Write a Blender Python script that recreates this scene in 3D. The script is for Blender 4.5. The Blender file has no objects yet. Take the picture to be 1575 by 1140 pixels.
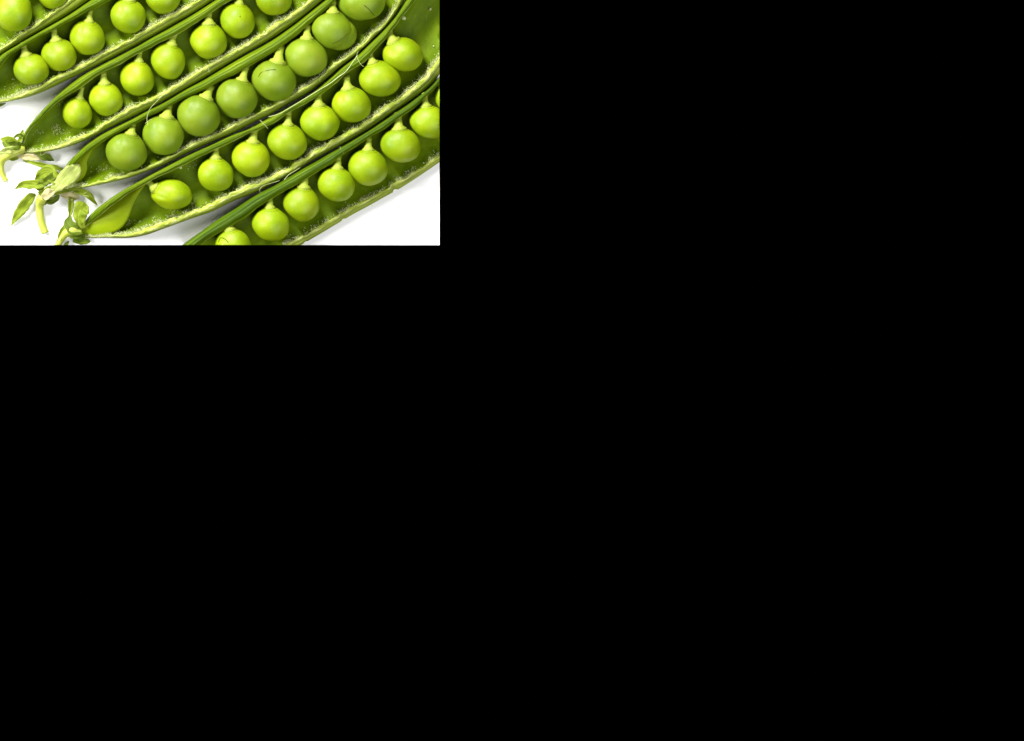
import bpy, bmesh, math, random
import numpy as np
from mathutils import Vector, noise as mnoise

# ------------------------------------------------------------------ units
# Lengths are laid out in "grains": one grain = 0.15 mm. x right, y down (flipped for Blender), z up.
S = 0.00015
CX, CY = 676.0, 377.0          # the corner of the white sheet, origin of the world
H = 4400.0                     # camera height above the sheet, in grains (0.66 m)
FRAME = 1575.0
sc = bpy.context.scene
col = sc.collection
random.seed(4)
rng = np.random.default_rng(7)

# ------------------------------------------------------------------ camera
cd = bpy.data.cameras.new('camera'); cam = bpy.data.objects.new('camera', cd); col.objects.link(cam)
cam.location = (0, 0, H*S); cam.rotation_euler = (0, 0, 0)
cd.sensor_width = 36; cd.sensor_fit = 'HORIZONTAL'
cd.lens = 36*H/FRAME
cd.shift_x = (FRAME/2-CX)/FRAME
cd.shift_y = -(570.0-CY)/FRAME
cd.clip_start = 0.01; cd.clip_end = 20
sc.camera = cam

# ------------------------------------------------------------------ light
w = bpy.data.worlds.new('World'); sc.world = w; w.use_nodes = True
bg = w.node_tree.nodes['Background']; bg.inputs[0].default_value = (1, 1, 1, 1); bg.inputs[1].default_value = 0.04
def softbox(name, d, dist, size, power, colr=(1, 1, 1)):
    ld = bpy.data.lights.new(name, 'AREA'); ld.shape = 'SQUARE'; ld.size = size; ld.energy = power; ld.color = colr
    o = bpy.data.objects.new(name, ld); col.objects.link(o)
    tgt = Vector((-0.05, 0.03, 0)); d = Vector(d).normalized()
    o.location = tgt + d*dist
    o.rotation_euler = (-d).to_track_quat('-Z', 'Y').to_euler()
    return o
softbox('key_softbox', (-0.30, 0.70, 0.56), 0.75, 0.26, 15.0, (1, .985, .95))
softbox('side_softbox', (-0.85, 0.10, 0.58), 0.75, 0.26, 8.0, (1, .99, .96))
softbox('top_softbox', (0.50, -0.50, 1.0), 1.1, 1.0, 12.5)
sc.view_settings.view_transform = 'Standard'; sc.view_settings.look = 'None'
sc.view_settings.exposure = 0; sc.view_settings.gamma = 1
sc.view_settings.use_curve_mapping = False
sc.cycles.max_bounces = 8

# ------------------------------------------------------------------ helpers
def P(x, y, z):
    """picture-plane spot (x, y) seen at height z -> world metres"""
    k = 1 - z/H
    return ((x-CX)*k*S, -(y-CY)*k*S, z*S)

def tag(o, label=None, cat=None, group=None, kind=None):
    if label: o['label'] = label
    if cat: o['category'] = cat
    if group: o['group'] = group
    if kind: o['kind'] = kind
    return o

def trim(bm):
    """the pods end flush with the right and the front edge of the white sheet"""
    for n, eps in (((1, 0, 0), 0.0), ((0, -1, 0), 0.0)):
        vs = [v for v in bm.verts if (v.co.x*n[0]+v.co.y*n[1]) > 0]
        if not vs: continue
        geom = bm.verts[:]+bm.edges[:]+bm.faces[:]
        r = bmesh.ops.bisect_plane(bm, geom=geom, dist=1e-9, plane_co=(0, 0, 0), plane_no=n, clear_outer=True)
        ed = [e for e in r['geom_cut'] if isinstance(e, bmesh.types.BMEdge)]
        if ed:
            try: bmesh.ops.edgeloop_fill(bm, edges=ed)
            except Exception: pass

def mesh_obj(name, verts, faces, mats, parent=None, mat_idx=None, uvs=None, smooth=True, cut=True):
    me = bpy.data.meshes.new(name)
    me.from_pydata([tuple(v) for v in verts], [], faces)
    for m in (mats if isinstance(mats, (list, tuple)) else [mats]): me.materials.append(m)
    if mat_idx is not None: me.polygons.foreach_set('material_index', mat_idx)
    if uvs is not None:
        ul = me.uv_layers.new(name='UVMap')
        li = np.zeros(len(me.loops), dtype=np.int32); me.loops.foreach_get('vertex_index', li)
        ul.data.foreach_set('uv', np.asarray(uvs, dtype=np.float32)[li].ravel())
    bm = bmesh.new(); bm.from_mesh(me)
    bmesh.ops.recalc_face_normals(bm, faces=bm.faces[:])
    if cut: trim(bm)
    bm.to_mesh(me); bm.free()
    if smooth: me.polygons.foreach_set('use_smooth', [True]*len(me.polygons))
    me.update()
    o = bpy.data.objects.new(name, me); col.objects.link(o)
    if parent: o.parent = parent
    return o

def empty(name, loc=(0, 0, 0)):
    o = bpy.data.objects.new(name, None); col.objects.link(o); o.location = loc; o.empty_display_size = 0.005
    return o

def hermite(xs, ys, x):
    xs = np.asarray(xs, float); ys = np.asarray(ys, float)
    k = np.argsort(xs); xs, ys = xs[k], ys[k]
    d = np.diff(ys)/np.diff(xs)
    m = np.empty_like(ys); m[1:-1] = (d[:-1]*np.diff(xs)[1:]+d[1:]*np.diff(xs)[:-1])/(xs[2:]-xs[:-2]); m[0] = d[0]; m[-1] = d[-1]
    i = np.clip(np.searchsorted(xs, x)-1, 0, len(xs)-2)
    h = xs[i+1]-xs[i]; t = np.clip((x-xs[i])/h, -0.3, 1.3)
    return ((2*t**3-3*t**2+1)*ys[i]+(t**3-2*t**2+t)*h*m[i]+(-2*t**3+3*t**2)*ys[i+1]+(t**3-t**2)*h*m[i+1])

def wob(a, f, seed, amp):
    return np.array([amp*mnoise.noise(Vector((x*f, seed*7.3, 1.7))) for x in a])

# ------------------------------------------------------------------ materials
def new_mat(name):
    m = bpy.data.materials.new(name); m.use_nodes = True
    nt = m.node_tree; b = nt.nodes['Principled BSDF']
    return m, nt, b

def ramp(nt, stops):
    r = nt.nodes.new('ShaderNodeValToRGB'); e = r.color_ramp.elements
    while len(e) < len(stops): e.new(0.5)
    for k, (p, c) in enumerate(stops): e[k].position = p; e[k].color = (*c, 1)
    return r

def streak_mat(name, stops, rough=0.4, streak=(0.012, 0.35), bump=0.3, sss=0.0, spec=0.5, blotch=0.0, blotch_col=(.7, .75, .4), coat=0.0):
    """plant flesh with fibres running along the pod (u = along, v = across, in grains)"""
    m, nt, b = new_mat(name)
    uv = nt.nodes.new('ShaderNodeTexCoord'); mp = nt.nodes.new('ShaderNodeMapping')
    mp.inputs['Scale'].default_value = (streak[0], streak[1], 1)
    nt.links.new(uv.outputs['UV'], mp.inputs['Vector'])
    n = nt.nodes.new('ShaderNodeTexNoise'); n.inputs['Scale'].default_value = 1; n.inputs['Detail'].default_value = 6; n.inputs['Roughness'].default_value = .62
    nt.links.new(mp.outputs[0], n.inputs['Vector'])
    r = ramp(nt, stops); nt.links.new(n.outputs['Fac'], r.inputs['Fac'])
    out = r.outputs['Color']
    n2 = nt.nodes.new('ShaderNodeTexNoise'); n2.inputs['Scale'].default_value = 0.09; n2.inputs['Detail'].default_value = 5; n2.inputs['Roughness'].default_value = .65
    nt.links.new(uv.outputs['UV'], n2.inputs['Vector'])
    if blotch > 0:
        rr = ramp(nt, [(0.60, (0, 0, 0)), (0.72, (blotch,)*3)]); nt.links.new(n2.outputs['Fac'], rr.inputs['Fac'])
        mx = nt.nodes.new('ShaderNodeMix'); mx.data_type = 'RGBA'; mx.inputs['B'].default_value = (*blotch_col, 1)
        nt.links.new(rr.outputs['Color'], mx.inputs['Factor']); nt.links.new(out, mx.inputs['A']); out = mx.outputs['Result']
    nt.links.new(out, b.inputs['Base Color'])
    b.inputs['Roughness'].default_value = rough
    b.inputs['Specular IOR Level'].default_value = spec
    b.inputs['Coat Weight'].default_value = coat; b.inputs['Coat Roughness'].default_value = .25
    if sss > 0:
        b.inputs['Subsurface Weight'].default_value = sss
        b.inputs['Subsurface Radius'].default_value = (0.6, 1.0, 0.05); b.inputs['Subsurface Scale'].default_value = 0.0010
    bp = nt.nodes.new('ShaderNodeBump'); bp.inputs['Strength'].default_value = bump; bp.inputs['Distance'].default_value = 0.0002
    ad = nt.nodes.new('ShaderNodeMath'); ad.operation = 'ADD'
    nt.links.new(n.outputs['Fac'], ad.inputs[0]); nt.links.new(n2.outputs['Fac'], ad.inputs[1])
    nt.links.new(ad.outputs[0], bp.inputs['Height']); nt.links.new(bp.outputs[0], b.inputs['Normal'])
    return m

def pea_mat(name, c_dark, c_mid, c_light, rough=0.55, sss=0.35):
    m, nt, b = new_mat(name)
    tc = nt.nodes.new('ShaderNodeTexCoord'); oi = nt.nodes.new('ShaderNodeObjectInfo')
    n = nt.nodes.new('ShaderNodeTexNoise'); n.noise_dimensions = '4D'; n.inputs['Scale'].default_value = 210; n.inputs['Detail'].default_value = 3; n.inputs['Roughness'].default_value = .5
    nt.links.new(tc.outputs['Object'], n.inputs['Vector'])
    ml = nt.nodes.new('ShaderNodeMath'); ml.operation = 'MULTIPLY'; ml.inputs[1].default_value = 30
    nt.links.new(oi.outputs['Random'], ml.inputs[0]); nt.links.new(ml.outputs[0], n.inputs['W'])
    r = ramp(nt, [(0.28, c_dark), (0.5, c_mid), (0.74, c_light)])
    nt.links.new(n.outputs['Fac'], r.inputs['Fac'])
    hs = nt.nodes.new('ShaderNodeHueSaturation')
    mr = nt.nodes.new('ShaderNodeMapRange'); mr.inputs['To Min'].default_value = .92; mr.inputs['To Max'].default_value = 1.06
    nt.links.new(oi.outputs['Random'], mr.inputs['Value']); nt.links.new(mr.outputs[0], hs.inputs['Value'])
    nt.links.new(r.outputs['Color'], hs.inputs['Color']); nt.links.new(hs.outputs['Color'], b.inputs['Base Color'])
    b.inputs['Roughness'].default_value = rough; b.inputs['Specular IOR Level'].default_value = .27
    b.inputs['Subsurface Weight'].default_value = sss
    b.inputs['Subsurface Radius'].default_value = (0.7, 1.0, 0.08); b.inputs['Subsurface Scale'].default_value = 0.0012
    f = nt.nodes.new('ShaderNodeTexNoise'); f.inputs['Scale'].default_value = 1500; f.inputs['Detail'].default_value = 3
    nt.links.new(tc.outputs['Object'], f.inputs['Vector'])
    bp = nt.nodes.new('ShaderNodeBump'); bp.inputs['Strength'].default_value = .10; bp.inputs['Distance'].default_value = .0001
    nt.links.new(f.outputs['Fac'], bp.inputs['Height']); nt.links.new(bp.outputs[0], b.inputs['Normal'])
    return m

def thin_mat(name, stops, trans=0.3, rough=0.5, bump=.3, streak=(0.03, 0.35)):
    m = streak_mat(name, stops, rough=rough, bump=bump, streak=streak, spec=.12)
    nt = m.node_tree; b = nt.nodes['Principled BSDF']; out = nt.nodes['Material Output']
    t = nt.nodes.new('ShaderNodeBsdfTranslucent'); mx = nt.nodes.new('ShaderNodeMixShader'); mx.inputs[0].default_value = trans
    src = b.inputs['Base Color'].links[0].from_socket
    nt.links.new(src, t.inputs['Color']); nt.links.new(b.outputs[0], mx.inputs[1]); nt.links.new(t.outputs[0], mx.inputs[2])
    nt.links.new(mx.outputs[0], out.inputs['Surface'])
    return m

M = {}
M['seam'] = streak_mat('seam_green', [(0.30, (.032, .066, .0004)), (0.45, (.068, .122, .0007)), (0.57, (.115, .178, .0015)), (0.72, (.27, .32, .016))], rough=.45, streak=(.009, .42), bump=.5, spec=.12)
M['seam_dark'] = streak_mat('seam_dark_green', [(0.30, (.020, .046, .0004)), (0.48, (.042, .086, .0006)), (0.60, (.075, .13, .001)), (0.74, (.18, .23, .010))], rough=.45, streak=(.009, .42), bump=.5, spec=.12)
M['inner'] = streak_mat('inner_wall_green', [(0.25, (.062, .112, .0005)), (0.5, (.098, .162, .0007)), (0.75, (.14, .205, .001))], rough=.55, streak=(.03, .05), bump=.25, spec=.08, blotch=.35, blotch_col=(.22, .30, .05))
M['outer'] = streak_mat('outer_wall_green', [(0.28, (.085, .13, .002)), (0.48, (.155, .205, .005)), (0.72, (.28, .32, .03))], rough=.45, streak=(.012, .32), bump=.5, spec=.25)
M['rim'] = streak_mat('rim_pale', [(0.30, (.15, .215, .006)), (0.50, (.30, .36, .045)), (0.68, (.58, .59, .28))], rough=.7, streak=(.06, .35), bump=.8, spec=.15)
M['fluff'] = streak_mat('fluff_cream', [(0.3, (.36, .42, .11)), (0.65, (.60, .62, .34))], rough=.9, bump=0, spec=.1)
M['pea'] = pea_mat('pea_yellow_green', (.155, .245, .0008), (.205, .292, .0011), (.262, .335, .002), rough=.46)
M['pea_dull'] = pea_mat('pea_dull_green', (.112, .185, .003), (.143, .215, .005), (.18, .24, .011), rough=.48, sss=.3)
M['stalk'] = streak_mat('pea_stalk_pale', [(0.3, (.20, .28, .008)), (0.6, (.29, .35, .035))], rough=.5, streak=(.06, .5), bump=.5, sss=.2, spec=.3)
M['membrane'] = thin_mat('tip_membrane', [(0.3, (.22, .32, .002)), (0.7, (.30, .39, .004))], trans=.3, rough=.55, streak=(.02, .06))
M['sepal'] = thin_mat('sepal_green', [(0.25, (.09, .145, .004)), (0.5, (.185, .255, .012)), (0.75, (.34, .39, .045))], trans=.25, streak=(.07, .5), bump=.7)
M['sepal_dark'] = thin_mat('sepal_dark', [(0.25, (.04, .075, .003)), (0.5, (.09, .14, .006)), (0.75, (.19, .23, .025))], trans=.2, streak=(.07, .5), bump=.7)
M['sepal_pale'] = thin_mat('sepal_pale', [(0.28, (.20, .27, .04)), (0.5, (.32, .38, .09)), (0.72, (.52, .54, .22))], trans=.2, streak=(.05, .5), bump=.6)
M['sepal_cream'] = thin_mat('sepal_cream', [(0.28, (.28, .25, .08)), (0.5, (.52, .47, .22)), (0.72, (.66, .62, .38))], trans=.2, streak=(.08, .5), bump=.8)
M['stem'] = streak_mat('stem_yellow_green', [(0.25, (0.204, 0.272, 0.0136)), (0.5, (0.3264, 0.374, 0.034)), (0.75, (0.4488, 0.4624, 0.1088))], rough=.42, streak=(.02, .5), bump=.4)
M['fibre'] = streak_mat('fibre_silky', [(0.3, (.36, .43, .12)), (0.7, (.56, .60, .30))], rough=.4, bump=0)
M['crack'] = streak_mat('crack_olive', [(0.3, (.045, .07, .001)), (0.7, (.065, .09, .0015))], rough=.7, bump=0, spec=.05)

# ------------------------------------------------------------------ the setting: added black surround, white sheet
mb, nt, b = new_mat('flat_black'); b.inputs['Base Color'].default_value = (0, 0, 0, 1); b.inputs['Roughness'].default_value = 1; b.inputs['Specular IOR Level'].default_value = 0
T = 1.5
o = mesh_obj('black_surround', [(-T, -T, -4*S), (T, -T, -4*S), (T, T, -4*S), (-T, T, -4*S)], [(0, 1, 2, 3)], mb, smooth=False, cut=False)  # plane added to fill the blank black border, no real table
tag(o, 'added black plane filling the blank border around the white sheet', kind='structure')
mw, nt, b = new_mat('white_card'); b.inputs['Roughness'].default_value = .8; b.inputs['Specular IOR Level'].default_value = .2
tc = nt.nodes.new('ShaderNodeTexCoord'); n = nt.nodes.new('ShaderNodeTexNoise'); n.inputs['Scale'].default_value = 60; n.inputs['Detail'].default_value = 4
nt.links.new(tc.outputs['Object'], n.inputs['Vector']); r = ramp(nt, [(0.3, (.91, .91, .91)), (.7, (.93, .93, .93))]); nt.links.new(n.outputs['Fac'], r.inputs['Fac']); nt.links.new(r.outputs[0], b.inputs['Base Color'])
x0, y1 = -900*S, 620*S
vs = [(x0, 0, -3*S), (0, 0, -3*S), (0, y1, -3*S), (x0, y1, -3*S), (x0, 0, 0), (0, 0, 0), (0, y1, 0), (x0, y1, 0)]
o = mesh_obj('white_sheet', vs, [(0, 1, 2, 3), (4, 5, 6, 7), (0, 1, 5, 4), (1, 2, 6, 5), (2, 3, 7, 6), (3, 0, 4, 7)], mw, smooth=False, cut=False)
tag(o, 'plain white sheet that the pea pods lie on', kind='structure')

# ------------------------------------------------------------------ pods
EX, EY = 0.862, -0.507         # along the pods
NX, NY = 0.507, 0.862          # across, towards the lower right
def an(p): return (p[0]*EX+p[1]*EY, p[0]*NX+p[1]*NY)

def loft(name, secs, A, mats, parent, seg_mat=None, z_off=0):
    """secs: (stations, k, 2) of (n, z) closed loops -> one tube with end caps"""
    ns, k, _ = secs.shape
    verts = []; uvs = []
    for i in range(ns):
        a = A[i]; acc = 0
        for j in range(k):
            nn, z = secs[i, j]
            if j: acc += math.hypot(nn-secs[i, j-1, 0], z-secs[i, j-1, 1])
            verts.append(P(a*EX+nn*NX, a*EY+nn*NY, z+z_off)); uvs.append((a, acc))
    faces = []; mi = []
    for i in range(ns-1):
        for j in range(k):
            j2 = (j+1) % k
            faces.append((i*k+j, i*k+j2, (i+1)*k+j2, (i+1)*k+j)); mi.append(seg_mat[j] if seg_mat else 0)
    faces.append(tuple(range(k))[::-1]); mi.append(0)
    faces.append(tuple((ns-1)*k+j for j in range(k))); mi.append(0)
    return mesh_obj(name, verts, faces, mats, parent, mi, uvs)

def blades(name, roots, dirs, lens, wid, mat, parent, kind='stuff'):
    verts = []; faces = []; uvs = []
    for (p, d, l) in zip(roots, dirs, lens):
        d = np.array(d)/np.linalg.norm(d); s = np.cross(d, rng.normal(size=3)); s = s/(np.linalg.norm(s)+1e-9)*wid*.5
        p = np.array(p); m = p+d*l*.55+rng.normal(size=3)*l*.16; t = p+d*l+rng.normal(size=3)*l*.3
        k = len(verts)
        for q in (p-s, p+s, m+s*.8, m-s*.8, t):
            if q[2] < 0.5: q[2] = 0.5
            verts.append(P(*q)); uvs.append((q[0], q[1]))
        faces += [(k, k+1, k+2, k+3), (k+3, k+2, k+4)]
    me = bpy.data.meshes.new(name); 
    keep = [all(verts[i][0] <= 0 and verts[i][1] >= 0 for i in f) for f in faces]
    me.from_pydata(verts, [], [f for f, kp in zip(faces, keep) if kp]); me.materials.append(mat)
    o = bpy.data.objects.new(name, me); col.objects.link(o); o.parent = parent
    if kind: o['kind'] = kind
    return o

def make_pod(key, label, U, B, R, O, a0=None, a1=None, rim_w=4.0, seam='seam', seed=1, fluff=900, hmax=1.0, tipn=None, fluff_pow=1.0, rim_h=1.15, notches=()):
    root = empty('pea_pod'); tag(root, label, 'pea pod', 'open pea pods lying side by side')
    Ua, Ba, Ra, Oa = [np.array([an(p) for p in q]) for q in (U, B, R, O)]
    a0 = a0 if a0 is not None else max(Ua[:, 0].min(), Oa[:, 0].min())
    a1 = a1 if a1 is not None else min(Ua[:, 0].max(), Oa[:, 0].max())
    N = int((a1-a0)/2.2)+2
    A = np.linspace(a0, a1, N)
    nU = hermite(Ua[:, 0], Ua[:, 1], A); nO = hermite(Oa[:, 0], Oa[:, 1], A)
    nB = hermite(Ba[:, 0], Ba[:, 1], np.clip(A, Ba[:, 0].min(), None)); nR = hermite(Ra[:, 0], Ra[:, 1], np.clip(A, Ra[:, 0].min(), None))
    W = np.maximum(nO-nU, 3.0); nO = nU+W
    nU = nU+wob(A, .03, seed, .7)
    nB = nB+wob(A, .05, seed+2, 1.1)+wob(A, .35, seed+3, .55)
    nB = np.clip(nB, nU+.06*W, nU+.45*W)
    nR = nR+wob(A, .06, seed+4, .7)+wob(A, .4, seed+5, .5)
    nR = np.clip(nR, nU+.62*W, nO-.6)
    nB = np.minimum(nB, nR-.15*W)
    for (qx, qy, dep, wd) in notches:
        g = dep*np.exp(-((A-an((qx, qy))[0])/wd)**4); nR = nR-g*.8; nO = nO-g
    h = hmax*np.clip(W/67, 0.05, 1.0)**1.5
    rw = np.minimum(rim_w*(1+wob(A, .07, seed+8, .45)+wob(A, .28, seed+18, .35)), (.035+.125*np.clip((A-a0-50)/110, 0, 1))*W+.3)
    b_ = nB-nU; w_ = nR-nU
    h0 = h; h = h0*1.38
    st = lambda lst: np.stack([np.stack([x, z], -1) for x, z in lst], 1)
    # the thick upper seam, a rolled strip that overhangs the hollow
    ridge = wob(A, .02, seed+9, 1.0)
    r2 = wob(A, .11, seed+31, .9)*h; r3 = wob(A, .22, seed+33, .7)*h
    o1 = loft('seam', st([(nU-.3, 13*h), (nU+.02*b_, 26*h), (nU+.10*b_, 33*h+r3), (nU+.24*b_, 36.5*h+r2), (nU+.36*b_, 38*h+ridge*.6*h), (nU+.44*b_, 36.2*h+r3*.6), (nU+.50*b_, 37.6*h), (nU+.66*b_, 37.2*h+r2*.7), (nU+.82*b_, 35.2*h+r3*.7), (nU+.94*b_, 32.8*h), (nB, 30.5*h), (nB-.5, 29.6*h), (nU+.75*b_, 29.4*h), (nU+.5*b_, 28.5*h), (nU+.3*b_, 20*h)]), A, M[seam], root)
    # pale torn lip along the seam's lower edge
    lip_h = .9+.5*np.clip(wob(A, .09, seed+21, 1.6), -0.6, 1)
    loft('seam_lip', st([(nB-1.3, 31.8*h+.2), (nB-.4, 31.2*h+.3), (nB+lip_h*.7, 30.0*h), (nB+lip_h*.4, 29.0*h), (nB-1.2, 28.8*h)]), A, M['rim' if seed % 2 else 'outer'], root)
    hs = h; h = h0*1.15*rim_h
    # the valve: hollow inner wall, outer wall underneath
    nIn = nR-rw
    floor = 3.4*h+.6
    inner = [(nU+.40*b_+.2, 28*hs), (nU+.38*b_, 17*hs), (nU+.16*w_+.2*b_, 9.5*h), (nU+.36*w_, floor+.8*h), (nU+.52*w_, floor), (nU+.68*w_, floor+1.6*h), (nU+.81*w_, 11*h+.4), (nU+.91*w_, 18.5*h+.4), (nIn+.1, 25.5*h+.5)]
    dO = nO-nR
    outer = [(nR+.1*dO, 25.8*h+.3), (nR+.5*dO, 25.0*h+.2), (nR+.88*dO, 22.5*h), (nO, 16*h), (nO-.3*dO-.02*w_, 6*h), (nU+.80*w_, 1.0*h), (nU+.5*w_, .05+0*h), (nU+.25*w_, .8*h), (nU+.04*w_, 6*h), (nU+.012*w_, 13*h), (nU+.22*b_, 27*hs)]
    k1 = len(inner); k2 = len(outer)
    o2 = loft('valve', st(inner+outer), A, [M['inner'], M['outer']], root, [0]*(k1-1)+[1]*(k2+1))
    # pale rim on the lower edge
    q2 = wob(A, .33, seed+41, 1.5)*h; q3 = wob(A, .19, seed+43, 1.4)*h
    o3 = loft('rim', st([(nIn-.3, 24.6*h+.2), (nIn+.03*rw, 26.6*h+.5+q2*.5), (nIn+.25*rw, 27.8*h+.7+q2), (nIn+.5*rw, 28.0*h+.7+q3), (nIn+.8*rw, 27.8*h+.7-q2*.5), (nR+.10*dO+.2, 26.6*h+.4), (nR+.14*dO+.2, 24*h+.2), (nIn+.5*rw, 23*h)]), A, M['rim'], root)
    # fluff: torn inner skin along the rim and in patches on the floor
    roots = []; dirs = []; lens = []
    tries = 0
    while len(roots) < fluff and tries < fluff*8:
        tries += 1
        i = rng.integers(0, N); 
        dens = mnoise.noise(Vector((A[i]*.03, seed*3.1, .2)))+.55*mnoise.noise(Vector((A[i]*.13, seed*5.1, .7)))
        if rng.random() > np.clip(.45+1.1*dens, .03, 1)**fluff_pow: continue
        off = rng.exponential(2.0)
        if off > 10: continue
        nn = nIn[i]+.8-off
        zz = np.interp(nn, [nU[i]+.68*w_[i], nU[i]+.81*w_[i], nU[i]+.91*w_[i], nIn[i], nR[i]], [5*h[i], 11*h[i], 18.5*h[i], 26*h[i], 29*h[i]])
        roots.append((A[i]*EX+nn*NX, A[i]*EY+nn*NY, zz+.3))
        dirs.append((-NX*.9+rng.normal()*.55, -NY*.9+rng.normal()*.55, .55+rng.normal()*.3)); lens.append(rng.uniform(1.6, 4.6)*(1 if off < 4 else .7))
    blades('fluff', roots, dirs, lens, .95, M['fluff'], root)
    return dict(root=root, A=A, nU=nU, nB=nB, nR=nR, nO=nO, h=h, h0=h0, W=W)

def off_rail(pts, d): return [(x+NX*d, y+NY*d) for x, y in pts]

pods = {}
A_O = [(-70, 126), (-30, 102), (0, 84.5), (30, 66), (61, 48), (100, 25.5), (138, 0), (180, -29), (230, -63)]
A_R = [(-70, 119), (-30, 96), (0, 79), (30, 58.5), (60, 37.5), (90, 15.5), (110, 1), (150, -27), (200, -62)]
pods['A'] = make_pod('A', 'open pod cut off by the upper left corner, above all the others', off_rail(A_O, -98), off_rail(A_O, -80), A_R, A_O, a0=-90, a1=190, seed=1, fluff=700, rim_w=3.5)
B_U = [(-42, 150), (-34, 128), (-18, 106), (0, 87), (30, 67.5), (61, 49.5), (100, 27), (140, 0.5), (180, -26), (250, -70), (330, -122)]
B_B = [(-38, 149), (-14, 121), (0, 103), (12, 88), (25, 78), (36, 71), (60, 57), (75, 49), (95, 38), (125, 22), (150, 10), (165, 3), (200, -20), (260, -58), (340, -112)]
B_R = [(-40, 158), (-15, 159), (0, 156.5), (30, 150), (55, 141), (78, 127), (120, 108), (150, 91), (175, 77), (200, 65), (220, 53), (250, 36), (285, 16), (312, 0), (350, -26), (400, -60)]
B_O = [(-42, 159), (-15, 161), (0, 159), (30, 153), (60, 144), (80, 135), (100, 125), (127, 112), (160, 96), (200, 75), (235, 56), (267, 38), (300, 19), (329, 0), (370, -28), (420, -62)]
pods['B'] = make_pod('B', 'open pod just below the corner pod, its left tip cut off by the edge', B_U, B_B, B_R, B_O, seed=2, fluff=3200, rim_w=5, rim_h=1.1)
C_U = [(17, 236), (32, 222), (38, 203), (51, 186), (67, 168), (86, 149), (105, 133), (122, 120), (140, 109), (160, 98.5), (200, 77.5), (235, 58), (267, 40), (300, 21), (331, 1), (372, -26), (430, -65), (520, -128)]
C_B = [(22, 236), (35, 224), (42, 206), (62, 183), (80, 164), (109, 144), (119, 138), (128, 131), (160, 110), (185, 98), (213, 82), (231, 73), (262, 58), (272, 53), (292, 41), (312, 28), (331, 15), (354, 1), (400, -30), (450, -62), (540, -122)]
C_R = [(20, 236), (51, 234), (86, 228.5), (114, 219.5), (140, 208), (165, 192), (211, 166), (249, 149), (291, 124), (320, 105), (383, 70), (409, 53), (434, 36), (460, 19), (481, 2), (520, -30), (560, -60)]
C_O = [(17, 237), (51, 236), (86, 231), (114, 223), (140, 212), (165, 199), (204, 180), (249, 157), (290, 134), (320, 117), (371, 86), (409, 65), (447, 40), (485, 10), (497, 0), (535, -30), (580, -64)]
pods['C'] = make_pod('C', 'open pod with wide empty tip and a curled stalk at the left edge', C_U, C_B, C_R, C_O, seed=3, fluff=3400, rim_w=5, rim_h=1.2)
D_U = [(80, 291), (92, 270), (107, 248), (127, 228), (152, 210), (180, 195), (204, 182.5), (249, 159.5), (290, 136), (320, 119.5), (371, 88.5), (409, 68), (447, 43), (485, 13), (500, 1), (540, -33), (590, -75)]
D_B = [(86, 290), (104, 266), (120, 248), (140, 231), (160, 217), (203, 192), (223, 182), (249, 170), (270, 158), (293, 147), (312, 139), (328, 130), (348, 120), (371, 108), (396, 94), (432, 72), (447, 61), (465, 46), (491, 23), (508, 8), (540, -18), (600, -66)]
D_R = [(82, 292), (114, 289), (140, 285), (165, 279.5), (198, 271), (223, 262), (262, 244), (287, 230), (325, 213), (358, 197), (390, 180), (428, 161), (453, 147), (491, 124), (508, 108), (540, 86), (553, 76), (566, 65), (574, 55), (592, 40), (602, 25), (612, 10), (618, -2), (632, -30), (650, -70)]
D_O = [(80, 293), (114, 291), (140, 287), (165, 282), (198, 274), (223, 265), (262, 249), (287, 236), (325, 219), (371, 199), (391, 188), (416, 176), (447, 158), (472, 144), (506, 118), (525, 101.5), (545, 86.5), (565, 68), (587, 47), (607, 24), (620, 3), (640, -30), (660, -70)]
pods['D'] = make_pod('D', 'open pod of large dull green peas with dry sepals and a short cut stalk', D_U, D_B, D_R, D_O, seed=4, fluff=3400, rim_w=4, rim_h=1.2)
E_U = [(112, 360), (133, 337), (140, 329), (165, 309), (185, 295.5), (204, 284.5), (221, 275), (241, 264), (262, 253), (290, 239), (320, 225), (360, 207), (377, 201), (413, 182), (447, 164), (472, 149), (507, 122), (526, 105), (546, 89), (566, 70.5), (588, 49.5), (608, 26.5), (622, 5), (638, -20), (660, -55), (680, -100)]
E_B = [(118, 360), (140, 341), (165, 321), (200, 296), (223, 283), (241, 273), (268, 261), (287, 252), (320, 235), (336, 228), (383, 205), (396, 200), (432, 182), (444, 173), (481, 153), (498, 142), (516, 128), (529, 115), (557, 97), (572, 83), (581, 72), (594, 58), (604, 44), (616, 28), (627, 16), (638, 1), (662, -40), (690, -90)]
E_R = [(116, 361.5), (127, 363.5), (165, 364), (198, 363.5), (223, 359), (249, 350), (274, 341), (293, 333.5), (325, 321), (358, 303), (400, 286), (434, 271), (460, 256), (479, 243), (527, 215), (560, 196), (596, 170), (622, 152), (648, 132), (662, 118), (676, 97), (700, 64), (740, 10)]
E_O = [(112, 362), (127, 365), (165, 366), (198, 366), (223, 362), (249, 353), (274, 344), (293, 337), (325, 326), (358, 310), (400, 293), (430, 277), (460, 260), (479, 248), (527, 222), (565, 200), (603, 174), (635, 152), (666, 127), (682, 106), (712, 64), (750, 10)]
pods['E'] = make_pod('E', 'open pod whose first pea lies sideways next to a bright folded membrane at the tip', E_U, E_B, E_R, E_O, a1=600, seed=5, fluff=4600, rim_w=7.5, rim_h=1.1)
F_U = [(230, 412), (262, 392), (282, 376), (306, 358), (320, 348), (336, 337), (364, 319), (396, 299), (430, 281), (460, 263), (485, 249), (527, 225), (565, 203), (603, 177), (635, 155), (666, 130), (684, 109), (714, 67), (760, 5)]
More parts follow.
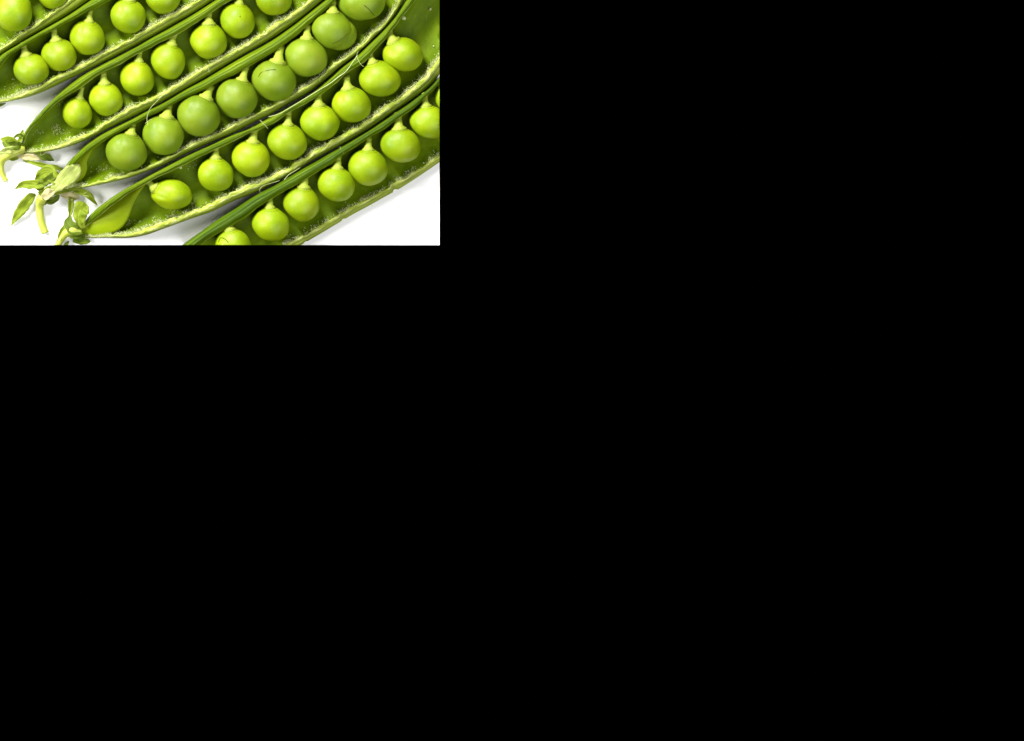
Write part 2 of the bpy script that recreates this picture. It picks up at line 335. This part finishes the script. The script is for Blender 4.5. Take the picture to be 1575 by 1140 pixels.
F_B = [(240, 414), (290, 390), (320, 367), (344, 354), (375, 335), (406, 312), (434, 295), (460, 281), (485, 266), (514, 248), (527, 238), (570, 210), (604, 189), (621, 177), (644, 159), (659, 144), (676, 126), (700, 98), (740, 44)]
F_R = [(380, 414), (430, 386), (455, 372), (476, 361), (514, 339), (540, 323), (565, 310), (590, 296), (616, 281), (641, 266), (676, 243), (720, 210), (780, 165)]
F_O = [(380, 423), (430, 395), (460, 378.5), (476, 369.5), (514, 347), (540, 331.5), (565, 318), (590, 304), (616, 289.5), (641, 273.5), (676, 249.5), (720, 218), (780, 172)]
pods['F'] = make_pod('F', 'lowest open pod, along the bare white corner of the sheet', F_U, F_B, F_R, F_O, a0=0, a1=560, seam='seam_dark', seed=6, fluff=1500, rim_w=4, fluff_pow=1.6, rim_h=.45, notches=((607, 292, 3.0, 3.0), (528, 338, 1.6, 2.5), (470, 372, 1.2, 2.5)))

# ------------------------------------------------------------------ peas
def unit_sphere(nu=40, nv=26):
    v = [(0, 0, 1.0)]
    for j in range(1, nv):
        t = math.pi*j/nv
        for i in range(nu):
            p = 2*math.pi*i/nu; v.append((math.sin(t)*math.cos(p), math.sin(t)*math.sin(p), math.cos(t)))
    v.append((0, 0, -1.0)); f = []
    for i in range(nu): f.append((0, 1+i, 1+(i+1) % nu))
    for j in range(nv-2):
        for i in range(nu):
            a = 1+j*nu+i; b = 1+j*nu+(i+1) % nu; f.append((a, a+nu, b+nu, b))
    L = len(v)-1; base = 1+(nv-2)*nu
    for i in range(nu): f.append((L, base+(i+1) % nu, base+i))
    return np.array(v), f
SV, SF = unit_sphere()

def pea_surface(d, r, pole, sd, dent):
    """radius vector of a pea along unit vectors d"""
    rx, ry, rz = r
    out = d*np.array([rx, ry, rz])
    dp = d@pole
    k = np.ones(len(d))
    k += .035*np.exp(-((1-dp)/.10))                          # drawn up towards the stalk
    side = np.cross(np.array([0, 0, 1.0]), pole); side /= np.linalg.norm(side)
    fwd = np.cross(pole, side)
    lat = d@(-side)
    # faint furrow beside the stalk, over the seed's root tip
    g = np.exp(-((lat-.40)/.07)**2)*np.exp(-((dp-.62)/.32)**2)*dent
    k -= .045*g; k += .03*np.exp(-((lat-.58)/.14)**2)*np.exp(-((dp-.55)/.35)**2)*dent
    m1 = np.array([.72+.2*math.sin(sd*5), .62, .2]); m1 /= np.linalg.norm(m1)
    m2 = np.array([-.72, .66+.2*math.cos(sd*3), .1]); m2 /= np.linalg.norm(m2)
    m3 = np.array([.80, -.55, .2]); m3 /= np.linalg.norm(m3)
    k += (.045+.02*math.sin(sd*7))*np.exp(-(1-d@m1)/.22)-.05*np.exp(-(1-d@m2)/.20)-(.03+.02*math.sin(sd*11))*np.exp(-(1-d@m3)/.16)
    nz = np.array([mnoise.noise(Vector((v[0]*1.1+sd*3.7, v[1]*1.1, v[2]*1.1+sd))) for v in d])
    nz2 = np.array([mnoise.noise(Vector((v[0]*2.6+sd*1.7, v[1]*2.6, v[2]*2.6-sd))) for v in d])
    k += .055*nz+.014*nz2
    return out*k[:, None]

ORD = ['first', 'second', 'third', 'fourth', 'fifth', 'sixth', 'seventh', 'eighth']
PODNAME = {'A': 'in the corner pod at upper left', 'B': 'in the pod just below the corner pod',
           'C': 'in the pod with the curled stalk', 'D': 'in the pod with dry sepals',
           'E': 'in the pod with folded tip membrane', 'F': 'in the lowest pod'}
# x, y, rx, ry, stalk end x, y
PEAS = {
 'A': [(20, 17, 30, 32, 22, -28), (81, -11, 25, 25, 84, -52)],
 'B': [(48, 107, 28, 25, 36, 71), (91, 84.5, 27.5, 25, 83, 47), (134, 58, 27, 27, 139, 18), (197, 24.5, 28, 27, 200, -16), (250, -6, 27.5, 27, 255, -50)],
 'C': [(118, 173.5, 23, 24.5, 126, 136), (162.5, 152.5, 26.5, 26, 159, 114), (211, 120.5, 26.5, 27, 215, 81), (258, 94, 26.5, 28, 268, 54), (321, 63, 29, 27.5, 321, 23), (364.5, 31, 27.5, 28, 370, -9), (420, -4, 28.5, 28, 426, -46)],
 'D': [(194, 233.5, 33, 30, 204, 193), (250.5, 208, 32.5, 30.5, 259, 165), (305, 178, 33.5, 32.5, 323, 136), (363.5, 151, 33, 31, 378, 105), (421, 123.5, 34, 31.5, 431, 75), (470, 88, 33, 30.5, 473, 42), (511, 46, 33, 29, 512, 5), (558, 0, 35, 30, 560, -44)],
 'E': [(264, 299, 31, 23.5, 228, 280), (331.5, 268.5, 28.5, 26.5, 332, 230), (385, 243.5, 29.5, 28.5, 391, 202), (441, 218, 31, 28, 444, 175), (492, 188.5, 31, 28, 489, 145), (540, 161, 31, 27, 533, 121), (584, 121, 32, 28, 569, 83), (620, 84, 32, 26.5, 598, 49)],
 'F': [(358, 379, 28.5, 27, 352, 345), (416, 345, 29, 26, 415, 306), (464, 313.5, 28.5, 27, 469, 272), (517, 283.5, 29.5, 27, 520, 244), (565, 257, 30.5, 28.5, 567, 215), (616.5, 223.5, 31.5, 27.5, 612, 180), (660, 188, 30.5, 26, 653, 147), (699, 150, 31, 27, 694, 108)],
}
LOOK = {('E', 0): 'small sideways egg shaped pea', ('D', 4): 'cracked pea', ('D', 6): 'pea with split skin', ('D', 7): 'pea with torn skin', ('F', 0): 'half cut pea with a crack'}

def tube(name, pts, rads, mat, parent, k=12, flat=1.0, cap=True, cut=True):
    pts = [np.array(p, float) for p in pts]; verts = []; faces = []; uvs = []; acc = 0; prev = None
    for i, p in enumerate(pts):
        t = pts[min(i+1, len(pts)-1)]-pts[max(i-1, 0)]; t = t/np.linalg.norm(t)
        up = np.array([0, 0, 1.0]) if abs(t[2]) < .9 else np.array([1.0, 0, 0])
        if prev is not None:
            s = prev-t*(prev@t)
            s = s/np.linalg.norm(s)
        else:
            s = np.cross(t, up); s /= np.linalg.norm(s)
        prev = s
        u = np.cross(s, t)
        if i: acc += np.linalg.norm(p-pts[i-1])
        r = rads[i] if hasattr(rads, '__len__') else rads
        for j in range(k):
            q = 2*math.pi*j/k
            c = p+s*math.cos(q)*r+u*math.sin(q)*r*flat
            c[2] = max(c[2], .15)
            verts.append(P(*c)); uvs.append((acc, j*2*math.pi*r/k))
    n = len(pts)
    for i in range(n-1):
        for j in range(k): faces.append((i*k+j, i*k+(j+1) % k, (i+1)*k+(j+1) % k, (i+1)*k+j))
    if cap: faces += [tuple(range(k))[::-1], tuple((n-1)*k+j for j in range(k))]
    return mesh_obj(name, verts, faces, mat, parent, None, uvs, cut=cut)

def catmull(pts, m=6):
    pts = [np.array(p, float) for p in pts]
    if len(pts) < 3: return pts
    e = [2*pts[0]-pts[1]]+pts+[2*pts[-1]-pts[-2]]; out = []
    for i in range(1, len(e)-2):
        for k in range(m):
            t = k/m; a, b_, c, d = e[i-1:i+3]
            out.append(.5*((2*b_)+(c-a)*t+(2*a-5*b_+4*c-d)*t*t+(3*b_-a-3*c+d)*t**3))
    out.append(pts[-1]); return out

def make_pea(pk, idx, x, y, rx, ry, fx, fy):
    sd = ord(pk)*1.37+idx*2.11
    rz = (rx+ry)/2*.96
    cz = rz+4.5
    dull = pk == 'D'
    mat = M['pea_dull' if dull else 'pea']
    d2 = np.array([fx-x, fy-y], float); d2 /= np.linalg.norm(d2)
    pole = np.array([d2[0]*.93, d2[1]*.93, .30]); pole /= np.linalg.norm(pole)
    dent = [0, 1, .5, 0, .9, .2][int(sd*10) % 6]
    if (pk, idx) in (('B', 0), ('E', 5), ('E', 0)): dent = 1
    r = (rx, ry, rz)
    c = np.array([x, y, cz])
    loc = Vector(P(*c))
    V = pea_surface(SV, r, pole, sd, dent)+c
    W3 = [Vector(P(*v)) for v in V]
    o = mesh_obj('pea', W3, SF, mat, None)
    o.data.transform(__import__('mathutils').Matrix.Translation(-loc)); o.location = loc
    look = LOOK.get((pk, idx), 'dull green pea' if dull else 'yellow green pea')
    tag(o, f'{look}, {ORD[idx]} from the left {PODNAME[pk]}', 'pea', 'peas sitting in the open pods')
    def child(ch):
        ch.parent = o; ch.matrix_parent_inverse.identity(); ch.data.transform(__import__('mathutils').Matrix.Translation(-loc)); return ch
    # the little stalk: skirt hugging the pea, neck, foot under the seam
    base = pea_surface(pole[None, :], r, pole, sd, dent)[0]+c
    pd = pods[pk]; hl = float(np.interp(fx*EX+fy*EY, pd['A'], pd['h0']))
    end = np.array([fx, fy, min(37.5, 37.5*hl)])
    ae, ne = an((fx, fy)); lim = float(np.interp(ae, pd['A'], pd['nU']*.45+pd['nB']*.55))
    end2 = np.array([fx+d2[0]*3, fy+d2[1]*3, 0]); ne2 = an(end2)[1]
    if ne2 < lim: end2 = end2+np.array([NX, NY, 0])*(lim-ne2)
    end2[2] = 29*hl
    if ne < lim: end = end+np.array([NX, NY, 0])*(lim+1-ne)
    ax = end-base; L = np.linalg.norm(ax); axn = ax/L
    sink = base-pole*3.2
    p1 = base+pole*.4
    bend = base+axn*L*.45+pole*1.2+np.array([1.6*math.sin(sd*9), .5*math.cos(sd*4), 0])
    path = catmull([sink, base-pole*1.0, p1, base+pole*1.6+axn*1.6, bend, base+axn*L*.8, end, end2], 4)
    kr = np.interp(np.linspace(0, 1, len(path)), [0, .14, .28, .42, .55, .72, .88, 1], [10.8, 10.6, 9.6, 6.8, 5.2, 4.8, 5.2, 6.0])
    kr = kr*(rx/29)*(.93+.12*math.sin(sd*13))*np.array([1+.05*math.sin(q*2.3+sd) for q in range(len(path))])
    child(tube('pea_stalk', path, kr, M['stalk'], None, k=14, flat=.8))
    # fine ring where the skirt meets the skin
    s1 = np.cross(pole, [0, 0, 1.0]); s1 /= np.linalg.norm(s1); s2 = np.cross(pole, s1)
    ring = []
    th = .43
    for q in range(29):
        an_ = 2*math.pi*q/28
        dd = pole*math.cos(th)+(s1*math.cos(an_)+s2*math.sin(an_))*math.sin(th)
        ring.append(pea_surface(dd[None, :], r, pole, sd, dent)[0]+c)
    child(tube('skin_ring', ring, .45, mat, None, k=5, cap=False))
    def arc(pts, rad=.55, nm='crack'):
        out = []
        for (qx, qy) in pts:
            ux, uy = (qx-x)/rx, (qy-y)/ry; uz = math.sqrt(max(.02, 1-ux*ux-uy*uy))
            dd = np.array([ux, uy, uz]); dd /= np.linalg.norm(dd)
            out.append(pea_surface(dd[None, :], r, pole, sd, dent)[0]+c+dd*.05)
        child(tube(nm, catmull(out, 5), rad, M['crack'], None, k=6))
    if (pk, idx) == ('D', 4): arc([(397, 118), (401, 112), (410, 108.5), (418, 107.5), (424, 107.5)], .6)
    if (pk, idx) == ('F', 0): arc([(336, 372), (340, 366), (346, 368), (351, 373)], .6)
    if (pk, idx) == ('D', 6):
        arc([(511, 67), (522, 62), (532, 54), (541, 45)], .6)
    if pk == 'D' and idx in (6, 7):
        # the seed proper slips out of its split skin: a second, smaller dome peeping out
        ox, oy, q = ((9, 6, .87) if idx == 6 else (-7, 3, .94))
        c2 = c+np.array([ox, oy, -4.5]); V2 = pea_surface(SV, (rx*q, ry*q*1.02, rz*q), pole, sd+9, 0)+c2
        child(mesh_obj('split_skin', [P(*v) for v in V2], SF, mat, None))
        if idx == 7: arc([(560, 8), (567, 14), (573, 21), (580, 25)], .55)
    if (pk, idx) == ('C', 5):
        arc([(368.5, 25.5), (369.5, 26.2)], .8, 'speck')
    return o
for pk, lst in PEAS.items():
    for i, a in enumerate(lst): make_pea(pk, i, *a)

# ------------------------------------------------------------------ leaves, stalks, fibres
def leaf(name, pts, mat, parent, fold=.25, thick=.7, k=7, seed=0, wav=.6):
    """pts: (x, y, z, width) along the midrib; a thin folded blade with real thickness"""
    pp = catmull([np.array(p, float) for p in pts], 6)
    n = len(pp); verts = []; uvs = []; top = []; acc = 0
    for i, q in enumerate(pp):
        t = pp[min(i+1, n-1)][:2]-pp[max(i-1, 0)][:2]; t = t/(np.linalg.norm(t)+1e-9); s = np.array([-t[1], t[0]])
        if i: acc += np.linalg.norm(pp[i][:2]-pp[i-1][:2])
        wd = max(q[3], .5)
        for j in range(k):
            v = -1+2*j/(k-1)
            jit = mnoise.noise(Vector((acc*.15+seed*9, v*1.3, seed)))*wav
            z = q[2]+abs(v)*wd*.5*fold+jit*min(wd*.15, 2)
            e = 1+.30*mnoise.noise(Vector((acc*.13, v*2+seed*4, 2.2)))
            z += v*wd*.5*.7*mnoise.noise(Vector((acc*.06, seed*3.3, 5.1)))
            verts.append((q[0]+s[0]*v*wd*.5*e, q[1]+s[1]*v*wd*.5*e, max(z, .9))); uvs.append((acc, v*wd*.5+40*seed))
    m = len(verts)
    allv = [P(*v) for v in verts]+[P(v[0], v[1], v[2]-thick) for v in verts]; uvs = uvs+uvs
    f = []
    for i in range(n-1):
        for j in range(k-1):
            a = i*k+j; f.append((a, a+1, a+k+1, a+k)); f.append((m+a, m+a+k, m+a+k+1, m+a+1))
    for i in range(n-1):
        for j in (0, k-1):
            a = i*k+j; f.append((a, a+k, m+a+k, m+a))
    for i in (0, n-1):
        for j in range(k-1):
            a = i*k+j; f.append((a, a+1, m+a+1, m+a))
    return mesh_obj(name, allv, f, mat, parent, None, uvs)

def sheet(name, left, right, mat, parent, bulge=3, thick=.8, m=12, seed=0):
    """a membrane stretched between two rails of (x, y, z)"""
    L = catmull(left, 5); R_ = catmull(right, 5)
    n = 28
    def res(q):
        q = np.array(q); s = np.r_[0, np.cumsum(np.linalg.norm(np.diff(q, axis=0), axis=1))]; t = np.linspace(0, s[-1], n)
        return np.stack([np.interp(t, s, q[:, i]) for i in range(3)], -1)
    L, R_ = res(L), res(R_); verts = []; uvs = []
    for i in range(n):
        for j in range(m):
            t = j/(m-1); p = L[i]*(1-t)+R_[i]*t
            p = p+np.array([0, 0, bulge*math.sin(math.pi*t)*math.sin(math.pi*min(1, i/(n-1)*1.0))]); p[2] += .5*mnoise.noise(Vector((p[0]*.08, p[1]*.08, seed)))
            verts.append(p); uvs.append((p[0], p[1]))
    q = len(verts); allv = [P(*v) for v in verts]+[P(v[0], v[1], v[2]-thick) for v in verts]; f = []
    for i in range(n-1):
        for j in range(m-1):
            a = i*m+j; f.append((a, a+1, a+m+1, a+m)); f.append((q+a, q+a+m, q+a+m+1, q+a+1))
        for j in (0, m-1):
            a = i*m+j; f.append((a, a+m, q+a+m, q+a))
    for i in (0, n-1):
        for j in range(m-1):
            a = i*m+j; f.append((a, a+1, q+a+1, q+a))
    return mesh_obj(name, allv, f, mat, parent, None, uvs+uvs)

rB, rC, rD, rE, rF = [pods[k]['root'] for k in 'BCDEF']
def calyx(root):
    c = empty('calyx'); c.parent = root; return c
kB, kC, kD, kE = [calyx(q) for q in (rB, rC, rD, rE)]
# membranes closing the tips
sheet('tip_membrane', [(120, 358, 6), (140, 339, 13), (165, 319, 22), (195, 299, 29), (224, 281, 32)], [(136, 362, 7), (162, 361, 16), (184, 353, 23), (197, 336, 27), (204, 317, 30), (213, 299, 32), (226, 281, 33)], M['membrane'], rE, bulge=5, seed=1)
sheet('tip_membrane', [(96, 284, 8), (107, 262, 15), (122, 244, 22), (141, 230, 26)], [(112, 287, 7), (128, 274, 13), (134, 260, 18), (134, 248, 21), (142, 231, 26)], M['membrane'], rD, bulge=3, seed=2)
# pod B: sepal tip at the left edge
leaf('sepal', [(-16, 166, 6, 6), (-6, 163, 6, 7), (3, 161, 5, 4), (9, 159, 4, 1)], M['sepal_dark'], kB, seed=3)
# pod C: calyx and curled stalk
tube('stalk', catmull([(36, 229, 8), (26, 231, 12), (14, 236, 13), (5, 243, 11), (2, 252, 8), (2, 262, 6), (5, 271, 5), (9, 279, 5)], 6), np.interp(np.linspace(0, 1, 43), [0, .2, .35, .6, .9, 1], [7, 9, 8.5, 4.6, 4.0, 4.6]), M['stem'], rC, k=14)
leaf('sepal', [(34, 226, 14, 6), (24, 221, 17, 13), (13, 217, 16, 15), (5, 215, 14, 8), (1, 214, 12, 3)], M['sepal'], kC, seed=4, fold=.4)
leaf('sepal', [(27, 224, 17, 5), (31, 214, 17, 7), (34, 205, 14, 6), (36, 199, 12, 1)], M['sepal'], kC, seed=5, fold=.5)
leaf('sepal', [(8, 238, 15, 4), (16, 242, 13, 9), (24, 243, 10, 8), (31, 241, 8, 1.5)], M['sepal'], kC, seed=6, fold=.5)
leaf('sepal', [(22, 237, 10, 4), (36, 241, 10, 9), (50, 242, 9, 10), (62, 243, 7, 6)], M['sepal_cream'], kC, seed=7)
leaf('sepal', [(56, 236, 9, 4), (66, 240, 11, 11), (75, 243, 9, 10), (83, 247, 5, 2)], M['sepal_dark'], kC, seed=8, fold=.4)
leaf('sepal', [(36, 247, 7, 3), (52, 251, 9, 6), (72, 256, 9, 8), (88, 258, 8, 7), (98, 263, 6, 3)], M['sepal'], kC, seed=9, fold=.5)
leaf('sepal', [(36, 222, 13, 5), (27, 224, 19, 12), (17, 224, 20, 13), (8, 221, 16, 9), (5, 215, 12, 3)], M['sepal_dark'], kC, seed=31, fold=.6, wav=1.6)
leaf('sepal', [(30, 228, 16, 6), (18, 230, 21, 10), (7, 233, 20, 10), (-2, 236, 15, 5)], M['sepal_pale'], kC, seed=32, fold=.5, wav=1.6)
leaf('sepal', [(38, 215, 13, 4), (33, 210, 18, 7), (28, 208, 17, 6), (21, 212, 13, 2)], M['sepal_dark'], kC, seed=33, fold=.6, wav=1.6)
# pod D: calyx, cream scar, cut stalk
tube('stalk', catmull([(66, 303, 16), (62, 311, 11), (61, 322, 7), (62, 335, 6.5), (65, 347, 6.5), (70, 359, 6.5)], 6), np.interp(np.linspace(0, 1, 31), [0, .2, .35, 1], [8.5, 7.6, 6.2, 6.0]), M['stem'], rD, k=14)
leaf('sepal', [(97, 282, 26, 6), (84, 274, 24, 19), (72, 266, 20, 24), (60, 272, 15, 12), (55, 281, 12, 4)], M['sepal'], kD, seed=11, fold=.3, wav=1.2)
leaf('sepal', [(84, 272, 22, 10), (66, 282, 21, 13), (50, 284, 19, 14), (36, 284, 15, 11), (26, 289, 11, 4), (21, 292, 9, 1)], M['sepal'], kD, seed=12, fold=.45)
leaf('sepal', [(61, 294, 14, 11), (64, 284, 20, 12), (76, 276, 24, 14), (90, 266, 22, 9)], M['sepal_dark'], kD, seed=13, fold=.4)
leaf('sepal', [(55, 299, 8, 4), (47, 304, 10, 14), (36, 318, 9, 18), (26, 332, 7, 13), (20, 342, 4, 5), (17, 348, 3, 1)], M['sepal'], kD, seed=14, fold=.25)
leaf('sepal', [(80, 294, 24, 10), (93, 282, 29, 20), (106, 270, 31, 28), (116, 260, 30, 20), (121, 252, 27, 4)], M['sepal_pale'], kD, seed=15, fold=.10)
leaf('sepal', [(66, 306, 12, 8), (76, 309, 12, 12), (85, 306, 10, 10), (91, 300, 8, 3)], M['sepal_dark'], kD, seed=16, fold=.3)
leaf('sepal', [(93, 298, 10, 5), (104, 301, 12, 12), (114, 303, 10, 11), (122, 304, 7, 4)], M['sepal_cream'], kD, seed=17)
leaf('sepal', [(112, 293, 13, 8), (126, 295, 13, 10), (137, 301, 11, 10), (144, 309, 7, 6), (150, 316, 3, 1)], M['sepal'], kD, seed=18, fold=.45)
leaf('calyx_scar', [(66, 305, 25, 10), (72, 299, 27, 14), (79, 296, 26, 12), (84, 294, 24, 5)], M['sepal_cream'], kD, seed=19, thick=3, wav=2)
leaf('sepal', [(80, 299, 22, 4), (93, 296, 21, 5), (110, 292, 18, 5), (126, 290, 12, 3)], M['sepal'], kD, seed=20)
leaf('sepal', [(60, 300, 14, 9), (68, 296, 19, 12), (80, 290, 23, 11), (94, 284, 22, 6)], M['sepal'], kD, seed=34, fold=.5, wav=1.5)
leaf('sepal', [(58, 302, 12, 5), (63, 309, 15, 11), (68, 312, 12, 8), (72, 313, 9, 2)], M['sepal_dark'], kD, seed=35, fold=.5, wav=1.5)
# pod E: calyx and stalk running out over the front edge of the sheet
tube('stalk', catmull([(124, 356, 9), (112, 355, 13), (103, 358, 12), (96, 365, 9), (90, 375, 7), (84, 388, 6)], 6), np.interp(np.linspace(0, 1, 31), [0, .25, .5, 1], [6, 7.5, 6, 4.6]), M['stem'], rE, k=14)
leaf('sepal', [(110, 303, 12, 8), (109, 313, 12, 9), (109, 323, 11, 8), (107, 333, 10, 4)], M['sepal'], kE, seed=21, fold=.5)
leaf('sepal', [(128, 352, 18, 6), (124, 338, 22, 17), (124, 326, 24, 24), (128, 319, 21, 24), (133, 314, 16, 12)], M['sepal'], kE, seed=22, fold=.18, wav=1.4)
leaf('sepal', [(108, 331, 10, 3), (106, 341, 15, 14), (110, 350, 18, 20), (118, 355, 17, 16), (128, 356, 13, 8)], M['sepal_dark'], kE, seed=23, fold=.3)
leaf('sepal', [(100, 345, 10, 3), (96, 356, 13, 9), (92, 366, 12, 7), (88, 378, 9, 4)], M['sepal'], kE, seed=24, fold=.5)
leaf('sepal', [(104, 360, 14, 5), (112, 362, 17, 10), (121, 362, 14, 9), (131, 361, 10, 3)], M['sepal_dark'], kE, seed=25, fold=.4)
leaf('sepal', [(112, 368, 8, 9), (122, 369, 9, 13), (131, 371, 8, 11), (139, 371, 5, 3)], M['sepal_dark'], kE, seed=26, fold=.4)
leaf('sepal', [(99, 380, 5, 6), (103, 375, 6, 5), (106, 371, 5, 1.5)], M['sepal_dark'], kE, seed=27, fold=.4)

def fibre(pts, parent, rad=.42): tube('fibre', catmull([(p[0], p[1], p[2]-3 if p[2] > 40 else p[2]) for p in pts], 6), rad*.68, M['fibre'], parent, k=5)
fibre([(252, 146, 38), (249, 148, 51), (239, 158, 56), (231, 167, 58), (227, 177, 59), (226, 185, 61), (228, 193, 63)], rC)
fibre([(413, 180, 51), (430, 175, 55), (444, 167, 56), (480, 145, 56), (505, 130, 56), (520, 119, 56), (532, 110, 56), (541, 98, 55), (550, 85, 51)], rE, .7)
fibre([(551, 79, 49), (549, 85, 53), (551, 92, 56), (555, 99, 57), (560, 103, 57)], rE)
fibre([(402, 297, 51), (399, 294, 53), (401, 289, 54), (407, 285, 52), (420, 281, 40), (430, 278, 40)], rF)
fibre([(437, 277, 51), (444, 269, 53), (452, 264, 50), (462, 258, 39)], rF, .6)
fibre([(62, 240, 10), (63, 233, 20), (64, 227, 24), (66, 222, 22), (63, 223, 20)], rC)
fibre([(62, 240, 10), (70, 236, 18), (77, 231, 26), (84, 224, 27)], rC)
fibre([(400, 185, 53), (404, 189, 55), (408, 193, 55), (412, 198, 53)], rE, .5)
fibre([(322, 102, 37), (321, 107, 39), (322, 112, 39)], rC)
fibre([(106, 284, 18), (109, 291, 17), (116, 297, 14), (124, 300, 14), (138, 302, 14)], rD)
fibre([(126, 300, 12), (131, 297, 14), (137, 293, 15)], rD)
fibre([(223, 190, 49), (232, 184, 51), (236, 187, 51)], rD, .4)
fibre([(523, 226, 51), (525, 232, 53), (529, 236, 52)], rF, .5)
def crumb(x, y, z, s, parent, sd):
    rr = random.Random(sd); V = [P(x+v[0]*s*(.7+.6*rr.random()), y+v[1]*s*(.7+.6*rr.random()), z+v[2]*s*.6) for v in SV8]
    mesh_obj('crumb', V, SF8, M['fluff'], parent, smooth=False)
SV8, SF8 = unit_sphere(7, 5)
crumb(278, 258, 34, 2.4, rE, 1); crumb(621, 28, 30, 3.2, rE, 2); crumb(662, 14, 9, 1.8, rE, 3); crumb(667, 71, 14, 1.1, rE, 4)
crumb(572, 316, 14, 1.3, rF, 5)
# loose tufts of torn inner skin on the valve floors
def tuft(x, y, z, rad, n, parent, l=3.2):
    rt = []; dr = []; ln = []
    for _ in range(int(n*.7)):
        q = rng.normal(size=2)*rad*.5
        rt.append((x+q[0], y+q[1], z)); dr.append((rng.normal()*.8, rng.normal()*.8, .35)); ln.append(rng.uniform(.5, 1)*l)
    blades('fluff', rt, dr, ln, .7, M['fluff'], parent)
for t in [(88, 201, 8, 9, 90), (60, 205, 9, 8, 30), (84, 195, 8, 6, 40), (105, 210, 13, 8, 80), (85, 160, 16, 10, 40)]: tuft(*t, rC)
for t in [(165, 263, 10, 12, 90), (150, 268, 9, 10, 60), (185, 266, 13, 8, 50)]: tuft(*t, rD)
for t in [(198, 345, 9, 7, 60), (212, 348, 10, 8, 60), (240, 338, 14, 6, 50), (150, 343, 16, 5, 25), (270, 328, 15, 8, 60), (300, 318, 16, 8, 60), (295, 254, 24, 10, 40), (662, 14, 8, 2, 14)]: tuft(*t, rE)
for t in [(497, 341, 12, 2, 14), (611, 276, 12, 3, 24), (599, 285, 13, 2, 12), (635, 260, 13, 4, 24), (574, 300, 13, 3, 16)]: tuft(*t, rF)
for t in [(20, 137, 12, 14, 60), (45, 138, 14, 12, 60)]: tuft(*t, rB)
